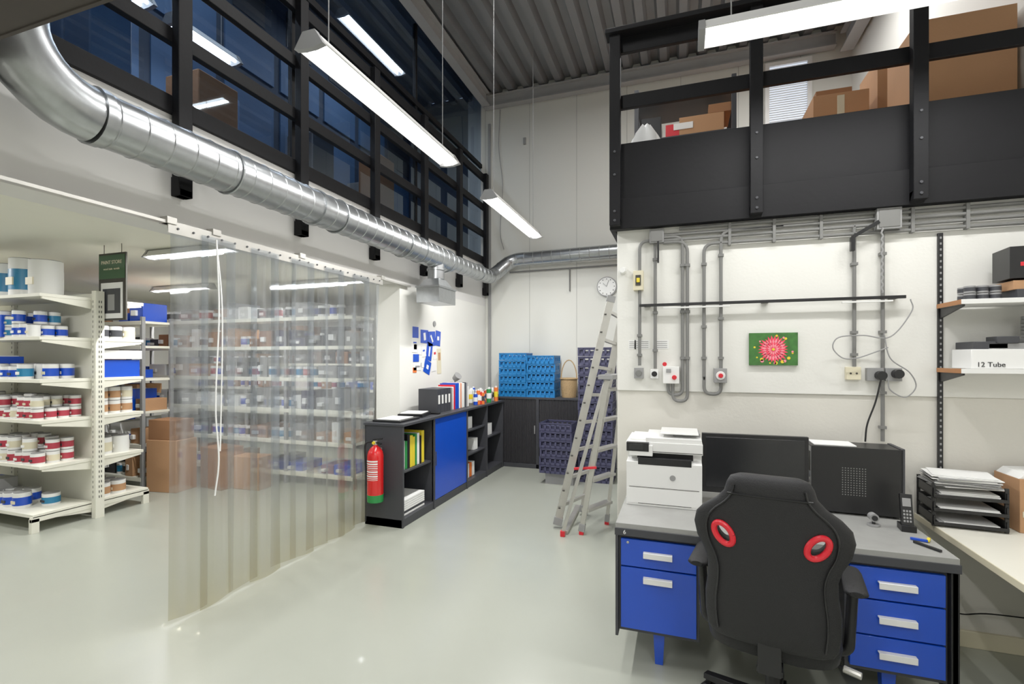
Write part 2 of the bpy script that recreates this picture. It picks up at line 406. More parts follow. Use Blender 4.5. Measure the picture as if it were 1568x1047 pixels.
# ------------------------------------------------------------------ light fixtures, some added out of view to brighten
def fixture(name,cx,cy,z,L,ax,W,wires=True,ztop=ZC):
    b=B();b.M=rot(90 if ax=='Y' else 0,(cx,cy,z))
    h=L/2
    b.prism([(-.035,.03),(.035,.03),(.05,-.005),(.085,-.035),(.082,-.04),(.045,-.012),(-.045,-.012),(-.082,-.04),(-.085,-.035),(-.05,-.005)],0,-h,h,MWHT)
    for s_ in(-1,1):
        b.prism([(-.037,.034),(.037,.034),(.06,-.002),(.088,-.045),(.03,-.055),(-.03,-.055),(-.088,-.045),(-.06,-.002)],0,s_*h,s_*(h+.03),MGRYP)
        b.cyl((s_*(h-.1),0,.03),(s_*(h-.1),0,.038),.012,MGRYP,8)
        if wires: b.cyl((s_*(h-.12),0,.03),(s_*(h-.12),0,ztop-z-.002),.003,MGRYP,6)
    for yy in(-.035,.035): b.cyl((-h+.01,yy,-.03),(h-.01,yy,-.03),.013,MTUBE,12)
    o=b.done(name,fix=True)
    l=bpy.data.lights.new(name+'_lamp','AREA');l.shape='RECTANGLE';l.size=L-.04;l.size_y=.07;l.energy=W;l.color=(1,.99,.965)
    lo=bpy.data.objects.new('lamp',l);bpy.context.scene.collection.objects.link(lo)
    lo.location=(cx,cy,z-.05);lo.rotation_euler=(0,0,R(90) if ax=='Y' else 0);lo.parent=o
    return o
FN='fluorescent_light_fixture'
fixture(FN,-1.75,2.78,3.2,1.55,'Y',42)
fixture(FN,-1.72,5.15,3.17,1.6,'Y',54)
fixture(FN,.92,2.6,3.22,1.6,'X',24)
fixture(FN,-.6,-.8,3.0,1.6,'Y',38)  # added lamp behind the camera, brightens the room
fixture(FN,.9,-.5,3.2,1.6,'Y',32)  # second added lamp behind the camera, for more general light
fixture(FN,1.0,5.4,5.4,1.5,'X',42)  # added out of frame to brighten the mezzanine
fixture(FN,-1.2,3.7,5.45,1.6,'Y',46)  # added high lamp out of frame, lifts the band and upper walls
fixture(FN,-1.0,.4,5.45,1.6,'Y',48)  # another unseen high lamp, added to lift the dim upper room
fixture(FN,-3.75,3.03,4.25,.55,'Y',5)
fixture(FN,-3.75,2.3,4.25,.5,'Y',4)
for y in(.9,2.9,5.2): fixture(FN,-3.6,y,5.5,1.2,'Y',13,wires=False)  # hidden lamps added to light the interior behind the upper glass
for (x,y,w) in((-4.75,3.7,48),(-4.8,5.85,46),(-7.4,5.6,48),(-4.6,1.2,46),(-7.4,2.2,50)):
    fixture(FN,x,y,2.71,1.2,'X',w,wires=False)
b=B();b.tube(smooth([(-2.66,YB-.02,5.5),(-2.68,YB-.03,4.9),(-2.62,YB-.02,4.3),(-2.66,YB-.02,3.6),(-2.6,YB-.02,3.3)]),.006,MGRYP,6)
b.box(-2.28,-2.24,YB-.03,YB,4.9,5.0,MGRYP);b.tube([(-2.5,YB-.03,2.93),(-.42,YB-.03,2.95)],.012,MPIPE,8);b.tube([(-1.55,YB-.03,2.93),(-1.55,YB-.03,2.6)],.01,MPIPE,8)
b.box(-2.86,-2.82,YB-.03,YB,1.05,5.3,MGRYP)
b.done('electrical_cable')
b=B();c=(-1.0,YB-.04,2.64);b.cyl((c[0],YB,c[2]),(c[0],c[1],c[2]),.145,MGRYP,32);b.cyl((c[0],c[1],c[2]),(c[0],c[1]-.005,c[2]),.13,MPAPER,32)
for k in range(12):
    a=k*math.pi/6;b.box(c[0]+.11*math.sin(a)-.006,c[0]+.11*math.sin(a)+.006,c[1]-.008,c[1]-.005,c[2]+.11*math.cos(a)-.006,c[2]+.11*math.cos(a)+.006,MBPL)
b.bar((c[0],c[1]-.01,c[2]),(c[0]-.05,c[1]-.01,c[2]+.05),.008,.003,MBPL);b.bar((c[0],c[1]-.01,c[2]),(c[0]+.03,c[1]-.01,c[2]+.09),.006,.003,MBPL)
b.done('clock')
# ------------------------------------------------------------------ cabinets left wall
x0,x1=-2.87,-2.45;H=.98
b=B();t=.025
for y in(4.0,4.62,5.47,6.12,6.74): b.box(x0,x1,y,y+t,0,H-.02,MDARK)
b.box(x0-.01,x1+.01,3.99,6.78,H-.025,H,MDARK);b.box(x0,x1-.01,4.0,6.76,.0,.08,MDARK)
b.box(x0,x0+.015,4.0,6.76,0,H,MDARK)
for y0,y1,z in((4.02,4.62,.5),(5.49,6.12,.38),(5.49,6.12,.68),(6.14,6.74,.5)): b.box(x0,x1-.03,y0,y1,z,z+.02,MDARK)
b.box(x1-.03,x1-.012,4.62,5.49,.085,H-.03,MBLUE)
b.box(x1-.014,x1-.008,4.67,4.69,.45,.6,MDARK)
b.done('low_steel_cabinet',.003)
b=B();y=4.05
cols=[MGRN,MPAPER,MGRN,MBPL,MYEL,MYEL,MGRN,MPAPER,MBPL,MYEL]
for m in cols:
    w=random.uniform(.035,.06)
    if y+w>4.58:break
    b.box(x1-.3,x1-.06,y,y+w-.004,.522,.522+random.uniform(.27,.33),m);y+=w
for k in range(7):
    b.box(x1-.33+random.uniform(0,.03),x1-.05,4.06+random.uniform(0,.04),4.5,.082+k*.022,.1+k*.022,random.choice([MPAPER,MPAPER,MDARK]))
y=5.55
for m in[MRED,MPAPER,MORA,MPAPER]: b.box(x1-.25,x1-.08,y,y+.07,.082,.26,m);y+=.085
b.box(x1-.2,x1-.08,5.6,5.8,.702,.85,MPAPER);b.box(x1-.2,x1-.08,5.86,5.98,.402,.55,MPAPER);b.box(x1-.3,x1-.08,6.2,6.5,.522,.68,MPAPER)
b.done('binders_in_cabinet',.002)
b=B();z=H
b.box(x0+.05,x1-.06,4.05,4.42,z,z+.02,MBPL);b.box(x0+.08,x1-.1,4.08,4.36,z+.02,z+.028,MPAPER)
b.M=rot(12,(x0+.2,4.62,z));b.box(-.15,.12,-.15,.15,0,.035,MBPL);b.box(-.13,.1,-.13,.12,.035,.043,MPAPER);b.M=Matrix()
b.box(x0+.15,x1-.05,4.8,4.86,z,z+.02,MBPL)
b.done('paper_trays',.002)
b=B()
for k in range(4): b.box(-2.80,-2.56,4.90+k*.085,4.98+k*.085,z,z+.27,MDARK);b.box(-2.559,-2.557,4.92+k*.085,4.96+k*.085,z+.1,z+.2,MPAPER)
b.done('magazine_files',.002)
b=B();y=5.28
for m in[MGRYP,MPAPER,MRED,MBLUE,MBLUE,MPAPER,MORA,MPAPER,MPAPER,MDARK,MGRYP,MPAPER]:
    w=random.choice([.03,.045,.06]);b.box(-2.78,-2.57,y,y+w-.003,z,z+random.uniform(.25,.32),m);y+=w
b.done('ring_binders',.002)
b=B()
for k in range(30):
    y=random.uniform(5.98,6.7);x=random.uniform(-2.8,-2.5);r_=random.uniform(.025,.045);h=random.uniform(.09,.2)
    m=random.choice([MPAPER,MPAPER,MRED,MORA,MGRYP,MBLUE,MGRN]);b.cyl((x,y,z),(x,y,z+h),r_,m,14)
    b.cyl((x,y,z+h*.3),(x,y,z+h*.7),r_+.001,random.choice([MPAPER,MYEL,MDARK]),14);b.cyl((x,y,z+h),(x,y,z+h+.02),r_*.5,MPAPER,10)
b.done('assorted_bottles')
b=B();b.cyl((-2.83,5.92,z),(-2.83,5.92,z+.03),.035,MBPL,16);b.tube(smooth([(-2.83,5.92,z+.02),(-2.84,5.92,z+.25),(-2.8,5.89,z+.36)]),.008,MBPL,8);b.cyl((-2.82,5.89,z+.34),(-2.76,5.87,z+.39),.04,MGRYP,14,r2=.055);b.done('desk_lamp')
# posters and pinned papers (rotated in the wall plane)
b=B()
def pin(yc,zc,w,h,a,m,o):
    b.M=Matrix.Translation((XL,yc,zc))@Matrix.Rotation(R(a),4,'X');b.box(0,o,-w/2,w/2,-h/2,h/2,m);b.M=Matrix()
for q in((5.04,1.90,.13,.13,0,MBLUE),(5.02,1.75,.12,.17,0,MPAPER),(5.13,1.71,.08,.14,0,MPAPER),(5.03,1.73,.07,.06,0,MRED),(5.05,1.60,.13,.09,0,MBLUE),(5.08,1.50,.18,.09,0,MPAPER),(5.02,1.46,.08,.06,0,MORA),
         (5.25,1.86,.18,.16,0,MBLUE),(5.43,1.84,.19,.18,4,MBLUE),(5.60,1.85,.13,.19,-6,MBLUE),(5.23,1.69,.10,.15,8,MPAPER),(5.37,1.68,.14,.22,-12,MBLUE),(5.51,1.66,.10,.15,10,MPAPER),(5.32,1.49,.16,.16,-20,MBLUE),(5.48,1.50,.12,.13,6,MPAPER),(5.63,1.56,.11,.32,2,MCREAM),(5.20,1.54,.08,.10,-5,MPAPER)):
    pin(*q,.005)
for q in((5.25,1.86,.05,.09,10,MPAPER),(5.43,1.84,.03,.10,35,MPAPER),(5.60,1.85,.05,.05,0,MPAPER),(5.37,1.68,.03,.12,-12,MPAPER),(5.23,1.69,.05,.02,8,MBLUE),(5.51,1.66,.05,.03,10,MRED),(5.32,1.49,.05,.05,-20,MPAPER),(5.02,1.78,.07,.015,0,MBLUE),(5.63,1.62,.06,.1,2,MCARD),(5.08,1.5,.10,.02,0,MGRYP)):
    pin(*q,.007)
b.cyl((XL,5.5,2.03),(XL+.01,5.5,2.03),.035,MGRYP,16)
b.done('notice_posters')
# fire extinguisher
b=B();c=(-2.69,3.91)
prof=[(.27,.055),(.285,.07),(.32,.075),(.69,.075),(.73,.066),(.765,.04),(.78,.022),(.80,.02)]
b.tube([(c[0],c[1],.262),(c[0],c[1],.27)],[.05,.062],MGRN,24)
b.tube([(c[0],c[1],z) for z,_ in prof],[r_ for _,r_ in prof],MEXT,28)
b.tube([(c[0],c[1],.262),(c[0],c[1],.33)],[.074,.0765],MGRN,28)
zz=.47
while zz<.645:
    a0=-2.4;a1=-.7;n=10;hgt=random.choice([.004,.007,.014])
    vs=[];fs=[]
    for i in range(n+1):
        a=a0+(a1-a0)*i/n
        for h in(zz,zz+hgt): vs.append((c[0]+.0762*math.cos(a),c[1]+.0762*math.sin(a),h))
    for i in range(n): fs.append((2*i,2*i+2,2*i+3,2*i+1))
    b.add(vs,fs,MPAPER);zz+=hgt+.01
b.cyl((c[0],c[1],.79),(c[0],c[1],.83),.022,MALU,14)
b.bar((c[0]-.02,c[1],.835),(c[0]+.08,c[1]-.01,.85),.022,.012,MBPL);b.bar((c[0]-.02,c[1],.82),(c[0]+.07,c[1]-.01,.80),.022,.01,MBPL)
b.cyl((c[0],c[1]-.02,.81),(c[0],c[1]-.035,.81),.014,MYEL,12)
b.tube(smooth([(c[0]-.02,c[1],.82),(c[0]-.09,c[1]-.02,.80),(c[0]-.1,c[1]-.02,.7),(c[0]-.085,c[1]-.02,.5),(c[0]-.08,c[1]-.02,.4)]),.009,MBPL,8)
b.box(c[0]-.02,c[0]+.02,c[1]+.07,3.989,.55,.75,MALU)
b.done('fire_extinguisher')
# back cabinet
b=B();y0,y1=6.8,7.18
b.box(-2.87,-1.15,y0,y1,1.0,1.03,MDARK);b.box(-2.87,-1.15,y0,y1,0,.06,MDARK)
for x in(-2.55,-1.95,-1.93,-1.17): b.box(x-.01,x+.012,y0,y1,0,1.0,MDARK)
b.box(-2.87,-1.15,y1-.02,y1,0,1.0,MDARK)
x=-2.53
while x<-1.18:
    if not -1.97<x<-1.91: b.box(x,x+.018,y0+.012,y0+.03,.06,1.0,MDARK2)
    x+=.0215
b.box(-2.87,-1.2,y0+.03,y0+.04,.06,1.0,MDARK2)
b.box(-1.99,-1.975,y0,y0+.012,.5,.62,MGRYP)
b.done('tambour_cabinet',.002)
def crate(b,cx,cy,z,w,d,h,m,a=0):
    b.M=rot(a,(cx,cy,z));t=.012
    b.box(-w/2,w/2,-d/2,d/2,0,.01,m)
    for s_ in(-1,1):
        b.box(-w/2,w/2,s_*d/2-t/2,s_*d/2+t/2,.0,h*.3,m);b.box(-w/2,w/2,s_*d/2-t/2,s_*d/2+t/2,h*.75,h,m)
        b.box(s_*w/2-t/2,s_*w/2+t/2,-d/2,d/2,.0,h*.3,m);b.box(s_*w/2-t/2,s_*w/2+t/2,-d/2,d/2,h*.75,h,m)
        n=6
        for k in range(n+1):
            u=-w/2+w*k/n;b.box(u-.012,u+.012,s_*d/2-t/2,s_*d/2+t/2,0,h,m);v=-d/2+d*k/n;b.box(s_*w/2-t/2,s_*w/2+t/2,v-.012,v+.012,0,h,m)
        b.box(-w/2-.012,w/2+.012,s_*d/2-t,s_*d/2+t,h-.012,h,m);b.box(s_*w/2-t,s_*w/2+t,-d/2,d/2,h-.012,h,m)
    b.box(-w/2+.02,w/2-.02,-d/2+.02,d/2-.02,.02,h*.6,m)
    b.M=Matrix()
b=B()
for k in range(6): crate(b,-2.33,6.99,1.03+k*.108,.40,.32,.104,MBLUE2,random.uniform(-2,2))
b.done('blue_plastic_crates')
b=B()
for k in range(5): crate(b,-1.90,6.98,1.03+k*.122,.40,.32,.118,MBLUE2,random.uniform(-3,3))
b.done('blue_plastic_crates')
b=B()
for k in range(15): crate(b,-1.02,6.45,k*.116,.42,.36,.112,MPURP,random.uniform(-2,2))
b.done('slate_plastic_crates')
b=B();b.box(-1.62,-1.26,6.05,6.3,0,.14,MGRYP)
for k in range(6): crate(b,-1.47,6.17,.14+k*.107,.40,.34,.103,MPURP,random.uniform(-3,3))
b.done('slate_plastic_crates')
b=B();rr=[]
for k in range(13):
    z=1.03+k*.022;w=.10+.02*math.sin(k/12*1.5)+.003*(k%2)
    rr.append([(-1.52+math.cos(a*math.pi/14)*w,7.0+math.sin(a*math.pi/14)*w,z) for a in range(28)])
b.loft(rr,MWICK)
b.tube([(-1.52+.115*math.cos(a*math.pi/12),7.0,1.3+.27*math.sin(a*math.pi/12)) for a in range(13)],.008,MWICK,8)
b.tube([(-1.52+.125*math.cos(a*math.pi/12),7+.125*math.sin(a*math.pi/12),1.30) for a in range(25)],.012,MWICK,8)
b.done('wicker_basket')
def ladder(f0,t0,f1,t1,n,rw,feet,treads=False,rd=.06):
    b=B();f0,t0,f1,t1=map(Vector,(f0,t0,f1,t1))
    b.bar(f0,t0,rw,rd,MALU);b.bar(f1,t1,rw,rd,MALU)
    for k in range(n):
        t=(k+.7)/(n+.2);p=f0.lerp(t0,t);q=f1.lerp(t1,t)
        if treads:b.bar(p,q,.08,.025,MALU)
        else:b.bar(p,q,.03,.03,MALU)
    for f,t in((f0,t0),(f1,t1)):
        d=(t-f).normalized();b.bar(f,f+d*.07,rw+.012,rd+.012,feet)
        b.bar(t-d*.05,t+d*.01,rw+.008,rd+.008,feet)
    return b
b=ladder((-1.09,4.5,.03),(-.60,4.62,2.17),(-.93,4.95,.03),(-.52,4.95,2.12),8,.034,MGRYP,rd=.07)
b.bar((-.98,4.35,.02),(-1.02,5.15,.02),.05,.035,MALU)
for k in range(12):
    t=(k+1)/13;p=Vector((-1.09,4.5,.03)).lerp(Vector((-.60,4.62,2.17)),t);b.cyl(p+Vector((-.02,-.036,0)),p+Vector((0,-.04,0)),.007,MHOLE,8)
b.done('leaning_ladder',.002)
b=ladder((-.84,4.4,.03),(-.60,4.4,1.45),(-.66,4.75,.03),(-.50,4.72,1.45),5,.03,MGRYP,True,.045)
b.bar((-.99,4.3,.03),(-.62,4.42,1.42),.025,.03,MALU)
for p in((-.99,4.3),(-.84,4.4),(-.66,4.75)): b.box(p[0]-.02,p[0]+.02,p[1]-.02,p[1]+.02,0,.05,MRED)
b.bar((-.62,4.36,1.43),(-.52,4.76,1.43),.14,.04,MGRYP)
b.bar((-.70,4.38,.62),(-.9,4.36,.6),.02,.02,MRED)
b.done('step_ladder',.002)
# ------------------------------------------------------------------ conduits
b=B();Y=YW-.022;cr=.0105
def pipe(pts,r=cr,rad=.06,y=Y): b.tube(fillet([(p[0],y if len(p)==2 else p[1],p[-1]) for p in pts],rad),r,MPIPE,10)
for k,z in enumerate((2.44,2.405,2.37)): pipe([(-.1 if k else .0,z),(1.08,z)])
for k,z in enumerate((2.43,2.395,2.36)): pipe([(1.16,z),(XR-.01,z)])
pipe([(.15,1.46),(.15,2.33),(1.3,2.325),(XR-.01,2.32)]);pipe([(.25,1.5),(.25,2.40),(.6,2.405)])
pipe([(-.25,1.55),(-.25,2.375),(-.14,2.375)]);pipe([(-.15,1.53),(-.15,2.36)])
pipe([(-.10,2.39),(.02,2.39),(.02,1.36),(-.07,1.36),(-.07,1.45)],rad=.07);pipe([(-.10,2.355),(.05,2.355),(.05,1.32),(-.04,1.32),(-.04,1.45)],rad=.08,y=Y-.002)
pipe([(.15,1.48),(.15,1.37),(.25,1.37),(.25,1.46)],rad=.055)
pipe([(.97,1.55),(.97,2.38)]);pipe([(1.11,1.12),(1.11,2.36)])
for x,zs in((-.25,(2.1,1.75,1.62)),(-.15,(2.25,1.9,1.65)),(.02,(2.2,1.9,1.6)),(.05,(2.2,1.9,1.6)),(.15,(2.2,1.8,1.6)),(.25,(2.25,1.85,1.6)),(.97,(2.15,1.75,1.62)),(1.11,(2.2,1.75,1.4,1.2))):
    for z in zs: b.box(x-.016,x+.016,YW-.036,YW-.001,z-.008,z+.008,MPIPE)
for x in(.3,.55,.8,1.25,1.5,1.8): b.box(x-.008,x+.008,YW-.036,YW-.001,2.31,2.45,MPIPE)
b.done('electrical_conduits')
b=B()
b.box(-.185,-.095,YW-.05,YW,2.355,2.445,MGRYP);b.box(1.07,1.19,YW-.06,YW,2.335,2.455,MGRYP);b.box(1.08,1.18,YW-.064,YW-.06,2.345,2.445,MPIPE);b.box(-.178,-.102,YW-.054,YW-.05,2.362,2.438,MPIPE)
b.done('junction_boxes',.006)
b=B()
b.bar((-.13,YW-.06,2.36),(-.13,YW-.06,2.22),.012,.02,MBPL);b.bar((.95,YW-.06,2.30),(1.08,YW-.06,2.38),.015,.02,MBPL);b.bar((.95,YW-.06,2.30),(.95,YW-.06,2.22),.02,.03,MBPL)
b.done('cable_bracket',.001)
b=B()
def sock(x,z,w,h,m,dep=.05,face=None):
    b.box(x-w/2,x+w/2,YW-dep,YW,z-h/2,z+h/2,m)
    if face: b.cyl((x,YW-dep,z),(x,YW-dep-.006,z),min(w,h)*.36,face,20)
sock(-.255,1.50,.06,.07,MGRYP,.04,MPIPE);sock(-.155,1.495,.05,.06,MWHT,.03,MBPL);sock(-.05,1.49,.10,.11,MWHT,.06)
b.box(-.08,-.05,YW-.066,YW-.06,1.505,1.53,MGRYP);b.cyl((-.03,YW-.06,1.475),(-.03,YW-.075,1.475),.015,MRED,16);b.cyl((-.09,YW-.03,1.56),(-.09,YW-.05,1.56),.014,MRED,12)
sock(.245,1.49,.075,.09,MGRYP,.06,MWHT);b.cyl((.245,YW-.066,1.49),(.245,YW-.085,1.49),.014,MRED,12)
sock(.965,1.51,.075,.075,MCREAM,.03);b.cyl((.95,YW-.03,1.51),(.95,YW-.034,1.51),.006,MHOLE,8);b.cyl((.98,YW-.03,1.51),(.98,YW-.034,1.51),.006,MHOLE,8)
sock(1.07,1.505,.08,.075,MGRYP,.035);sock(1.16,1.505,.08,.075,MGRYP,.035);b.cyl((1.09,YW-.035,1.5),(1.09,YW-.08,1.5),.026,MBPL,14);b.cyl((1.17,YW-.035,1.51),(1.17,YW-.08,1.51),.026,MBPL,14)
b.done('power_sockets',.004)
b=B();b.box(-.29,-.225,YW-.045,YW,2.05,2.18,MCREAM);b.box(-.275,-.24,YW-.05,YW-.045,2.08,2.15,MHOLE);b.box(-.268,-.247,YW-.056,YW-.05,2.10,2.13,MYEL);b.done('thermostat',.004)
b=B();b.cyl((-.36,YW,2.19),(-.36,YW-.04,2.19),.026,MWHT,16,r2=.018);b.done('light_switch')
b=B();b.box(-.25,1.21,YW-.06,YW-.045,1.937,1.955,MBPL)
for x in(-.2,.5,1.16): b.box(x-.02,x+.02,YW-.05,YW,1.938,1.95,MBPL)
b.bar((-.1,YW-.05,1.925),(.3,YW-.05,1.925),.012,.01,MWHT);b.bar((.9,YW-.05,1.925),(1.15,YW-.05,1.925),.012,.01,MWHT)
b.done('tool_rail',.002)
b=B();b.tube([(1.09+.004*math.sin(k*1.6),YW-.075,2.34-.01*k) for k in range(38)],.005,MGRYP,6);b.done('hanging_chain')
b=B();yc=YW-.07
b.tube(smooth([(1.225,yc,1.93),(1.23,yc,1.86),(1.13,yc,1.72),(1.0,yc,1.73),(.88,yc,1.72),(.85,yc,1.66),(.9,yc,1.6),(.97,yc,1.6),(1.05,yc,1.63),(1.12,yc,1.66)]),.0035,MGRYP,6)
b.tube(smooth([(1.1,yc,1.74),(1.13,yc,1.6),(1.22,yc,1.52),(1.25,yc,1.44),(1.2,yc,1.38),(1.13,yc,1.42),(1.12,yc,1.48)]),.0035,MGRYP,6)
b.tube(smooth([(1.08,yc-.02,1.48),(1.06,yc,1.35),(1.02,yc,1.22),(1.01,yc,1.12)]),.005,MBPL,6)
b.done('loose_cable')
b=B()
for x,w in((-.30,.05),(-.235,.1),(-.115,.1)):
    b.box(x-w/2,x+w/2,YW-.002,YW,1.66,1.72,MPAPER)
    for q in range(4): b.box(x-w/2+.006,x+w/2-.01,YW-.0028,YW-.002,1.668+q*.013,1.672+q*.013,MGRYP)
b.done('paper_notes')
b=B();x0,x1,z0,z1=.413,.68,1.555,1.755
b.box(x0,x1,YW-.02,YW,z0,z1,MLEAF);yc=YW-.021;cx,cz=(x0+x1)/2,(z0+z1)/2-.002
for k in range(16):
    a=random.uniform(0,6.28);rr=random.uniform(.09,.12);px,pz=cx+rr*math.cos(a),cz+.085*math.sin(a)
    if x0+.012<px<x1-.012 and z0+.012<pz<z1-.012 : b.cyl((px,yc+.001,pz),(px,yc-.0005,pz),random.uniform(.005,.011),random.choice([MYEL,MPET2,MYEL]),8)
for ly,(R0,n,m) in enumerate(((.085,26,MPET),(.07,22,MPET2),(.055,18,MPET),(.038,14,MPET2),(.022,10,MPET))):
    y=yc-.0006*(ly+1)
    for k in range(n):
        a=2*math.pi*(k+.5*(ly%2))/n;w=R0*.13
        d=(math.cos(a),math.sin(a));e=(-d[1],d[0]);R1=R0*random.uniform(.9,1.08)
        pts=[(cx+d[0]*q*R1+e[0]*s_*w,y,cz+d[1]*q*R1+e[1]*s_*w) for q,s_ in((.1,0),(.6,1),(1,0),(.6,-1))]
        b.add(pts,[(0,1,2,3)],m)
b.cyl((cx,yc,cz),(cx,yc-.005,cz),.008,MYEL,12)
b.done('flower_picture',fix=False)
# ------------------------------------------------------------------ bracket shelves right
b=B()
for x in(1.385,1.97):
    b.box(x-.012,x+.012,YW-.015,YW,.95,2.30,MBPL)
    z=.98
    while z<2.28: b.box(x-.004,x+.004,YW-.017,YW-.014,z,z+.012,MGRYP);z+=.033
for z in(1.90,1.545):
    b.box(1.37,2.02,YW-.27,YW-.016,z-.022,z-.002,MWHT);b.box(1.365,1.37,YW-.27,YW-.016,z-.024,z-.0,MWOOD);b.box(1.365,2.02,YW-.275,YW-.27,z-.024,z,MWHT)
    for x in(1.385,1.97): b.prism([(YW-.015,z-.024),(YW-.25,z-.024),(YW-.25,z-.034),(YW-.015,z-.08)],0,x-.005,x+.005,MBPL)
b.done('bracket_shelf',.001)
b=B();z=1.90
for k in range(3):
    for j in range(2):
        for i in range(2):
            x=1.44+k*.053;y=3.2+i*.06;b.cyl((x,y,z+j*.04),(x,y,z+j*.04+.036),.024,MGRYP,16);b.cyl((x,y,z+j*.04+.008),(x,y,z+j*.04+.028),.0245,MDARK,16)
b.done('small_tins')
b=B();b.box(1.60,1.98,3.13,3.34,z,z+.045,MDARK);b.box(1.59,1.66,3.14,3.32,z+.045,z+.09,MCARD);b.box(1.66,1.99,3.12,3.34,z+.045,z+.10,MDARK);b.M=rot(-5,(1.77,3.2,z+.10));b.box(-.19,.2,-.08,.1,0,.16,MBPL);b.box(-.15,.0,-.082,-.08,.06,.08,MRED);b.M=Matrix()
b.done('black_carton',.003)
b=B();z=1.545
b.box(1.42,1.66,3.14,3.33,z,z+.10,MPAPER);b.box(1.5,1.66,3.16,3.34,z+.1,z+.13,MGRYP);b.box(1.44,1.58,3.16,3.34,z+.102,z+.14,MDARK);b.box(1.53,1.62,3.15,3.25,z+.13,z+.165,MDARK);b.box(1.67,1.95,3.16,3.34,z,z+.157,MGRYP);b.box(1.72,1.9,3.11,3.15,z,z+.08,MCARD)
o=b.done('storage_cartons',.003);text('12 Tube',.035,MBPL,(1.5,3.1385,z+.01),90,0,o,'label')
b=B()
for k in range(6): b.cyl((1.75,3.24,1.705+k*.019),(1.75,3.24,1.721+k*.019),.072,MGRYP,24)
b.done('disc_stack')
# ------------------------------------------------------------------ worktop right
b=B();b.box(1.27,XR-.005,1.0,YW-.005,.69,.72,MWT);b.box(1.265,1.27,1.0,YW-.005,.688,.721,MCREAM)
b.box(1.95,2.0,1.1,1.15,0,.69,MGRYP);b.box(1.3,1.34,1.05,1.09,0,.69,MGRYP);b.prism([(YW-.004,.69),(YW-.4,.69),(YW-.4,.67),(YW-.004,.5)],0,1.6,1.63,MGRYP);b.prism([(YW-.004,.69),(YW-.4,.69),(YW-.4,.67),(YW-.004,.5)],0,1.98,2.01,MGRYP)
b.done('worktop',.003)
b=B();b.M=rot(-4,(1.415,3.235,.722))@Matrix.Diagonal((1,.70,.95,1))
for k in range(3):
    z=.01+k*.075
    b.box(-.15,.15,-.17,.17,z,z+.008,MBPL);b.box(-.15,-.142,-.17,.17,z,z+.05,MBPL);b.box(.142,.15,-.17,.17,z,z+.05,MBPL);b.box(-.15,.15,.162,.17,z,z+.05,MBPL);b.box(-.15,.15,-.175,-.168,z,z+.018,MBPL)
    for sx in(-.146,.146):
        for sy in(-.15,.15): b.box(sx-.008,sx+.008,sy-.008,sy+.008,z-.01,z+.075,MBPL)
    for j in range(2+k*1): b.box(-.12+random.uniform(-.01,.015),.12,-.15+random.uniform(-.02,.0),.14,z+.009+j*.006,z+.014+j*.006,MPAPER)
M0=b.M.copy()
for j in range(14):
    b.M=M0@rot(random.uniform(-9,9),(random.uniform(-.02,.02),random.uniform(-.04,.0),0))
    b.box(-.135,.125,-.15,.13,.22+j*.0045,.2238+j*.0045,random.choice([MPAPER,MPAPER,MPAPER,MGRYP]))
b.done('letter_trays',.001)
b=B();b.box(1.62,1.95,3.15,3.365,.721,.99,MCARD);b.box(1.63,1.9,3.145,3.15,.8,.83,MCREAM);b.prism([(1.62,.99),(1.95,.99),(1.92,1.03),(1.65,1.02)],1,3.16,3.35,MPAPER);b.done('cardboard_box_open',.005)
# ------------------------------------------------------------------ desk
DY0,DY1=2.56,3.34
b=B();b.box(-.31,1.12,DY0,DY1,.725,.752,MDESK);b.box(-.315,1.125,DY0-.006,DY1,.69,.727,MDARK)
def ped(xa,xb,zb,splits):
    b.box(xa,xb,DY0+.03,DY1-.05,zb,.69,MDARK)
    zs=[.675]+splits+[zb+.02]
    for i in range(len(zs)-1):
        b.box(xa+.015,xb-.015,DY0+.008,DY0+.032,zs[i+1]+.004,zs[i]-.004,MBLUE)
        cx=(xa+xb)/2;zc=zs[i]-.055 if zs[i]-zs[i+1]>.2 else (zs[i]+zs[i+1])/2
        b.box(cx-.07,cx+.07,DY0-.016,DY0-.010,zc-.014,zc+.014,MWHT);b.box(cx-.07,cx+.07,DY0-.012,DY0+.01,zc+.008,zc+.014,MWHT)
ped(-.30,.095,.19,[.53]);ped(.71,1.09,.20,[.53,.37])
for cx in(-.10,.90):
    for y in(DY0+.12,DY1-.18): b.loft([[(cx-.02,y-.02,0),(cx+.02,y-.02,0),(cx+.02,y+.02,0),(cx-.02,y+.02,0)],[(cx-.03,y-.03,.2),(cx+.03,y-.03,.2),(cx+.03,y+.03,.2),(cx-.03,y+.03,.2)]],MBLUE)
b.box(1.09,1.12,DY0,DY0+.04,0,.70,MBPL);b.box(1.09,1.12,DY1-.04,DY1,0,.70,MBPL);b.box(1.095,1.115,DY0,DY1,.15,.69,MDARK)
b.box(-.312,-.298,DY0,DY1-.02,.17,.70,MDARK)
b.box(.095,.71,DY1-.06,DY1-.045,.3,.69,MDARK)
b.cyl((-.25,DY0+.007,.655),(-.25,DY0+.004,.655),.007,MALU,10)
o=b.done('steel_desk',.003)
text('6',.03,MPAPER,(-.265,DY0-.0075,.70),90,0,o,'number')
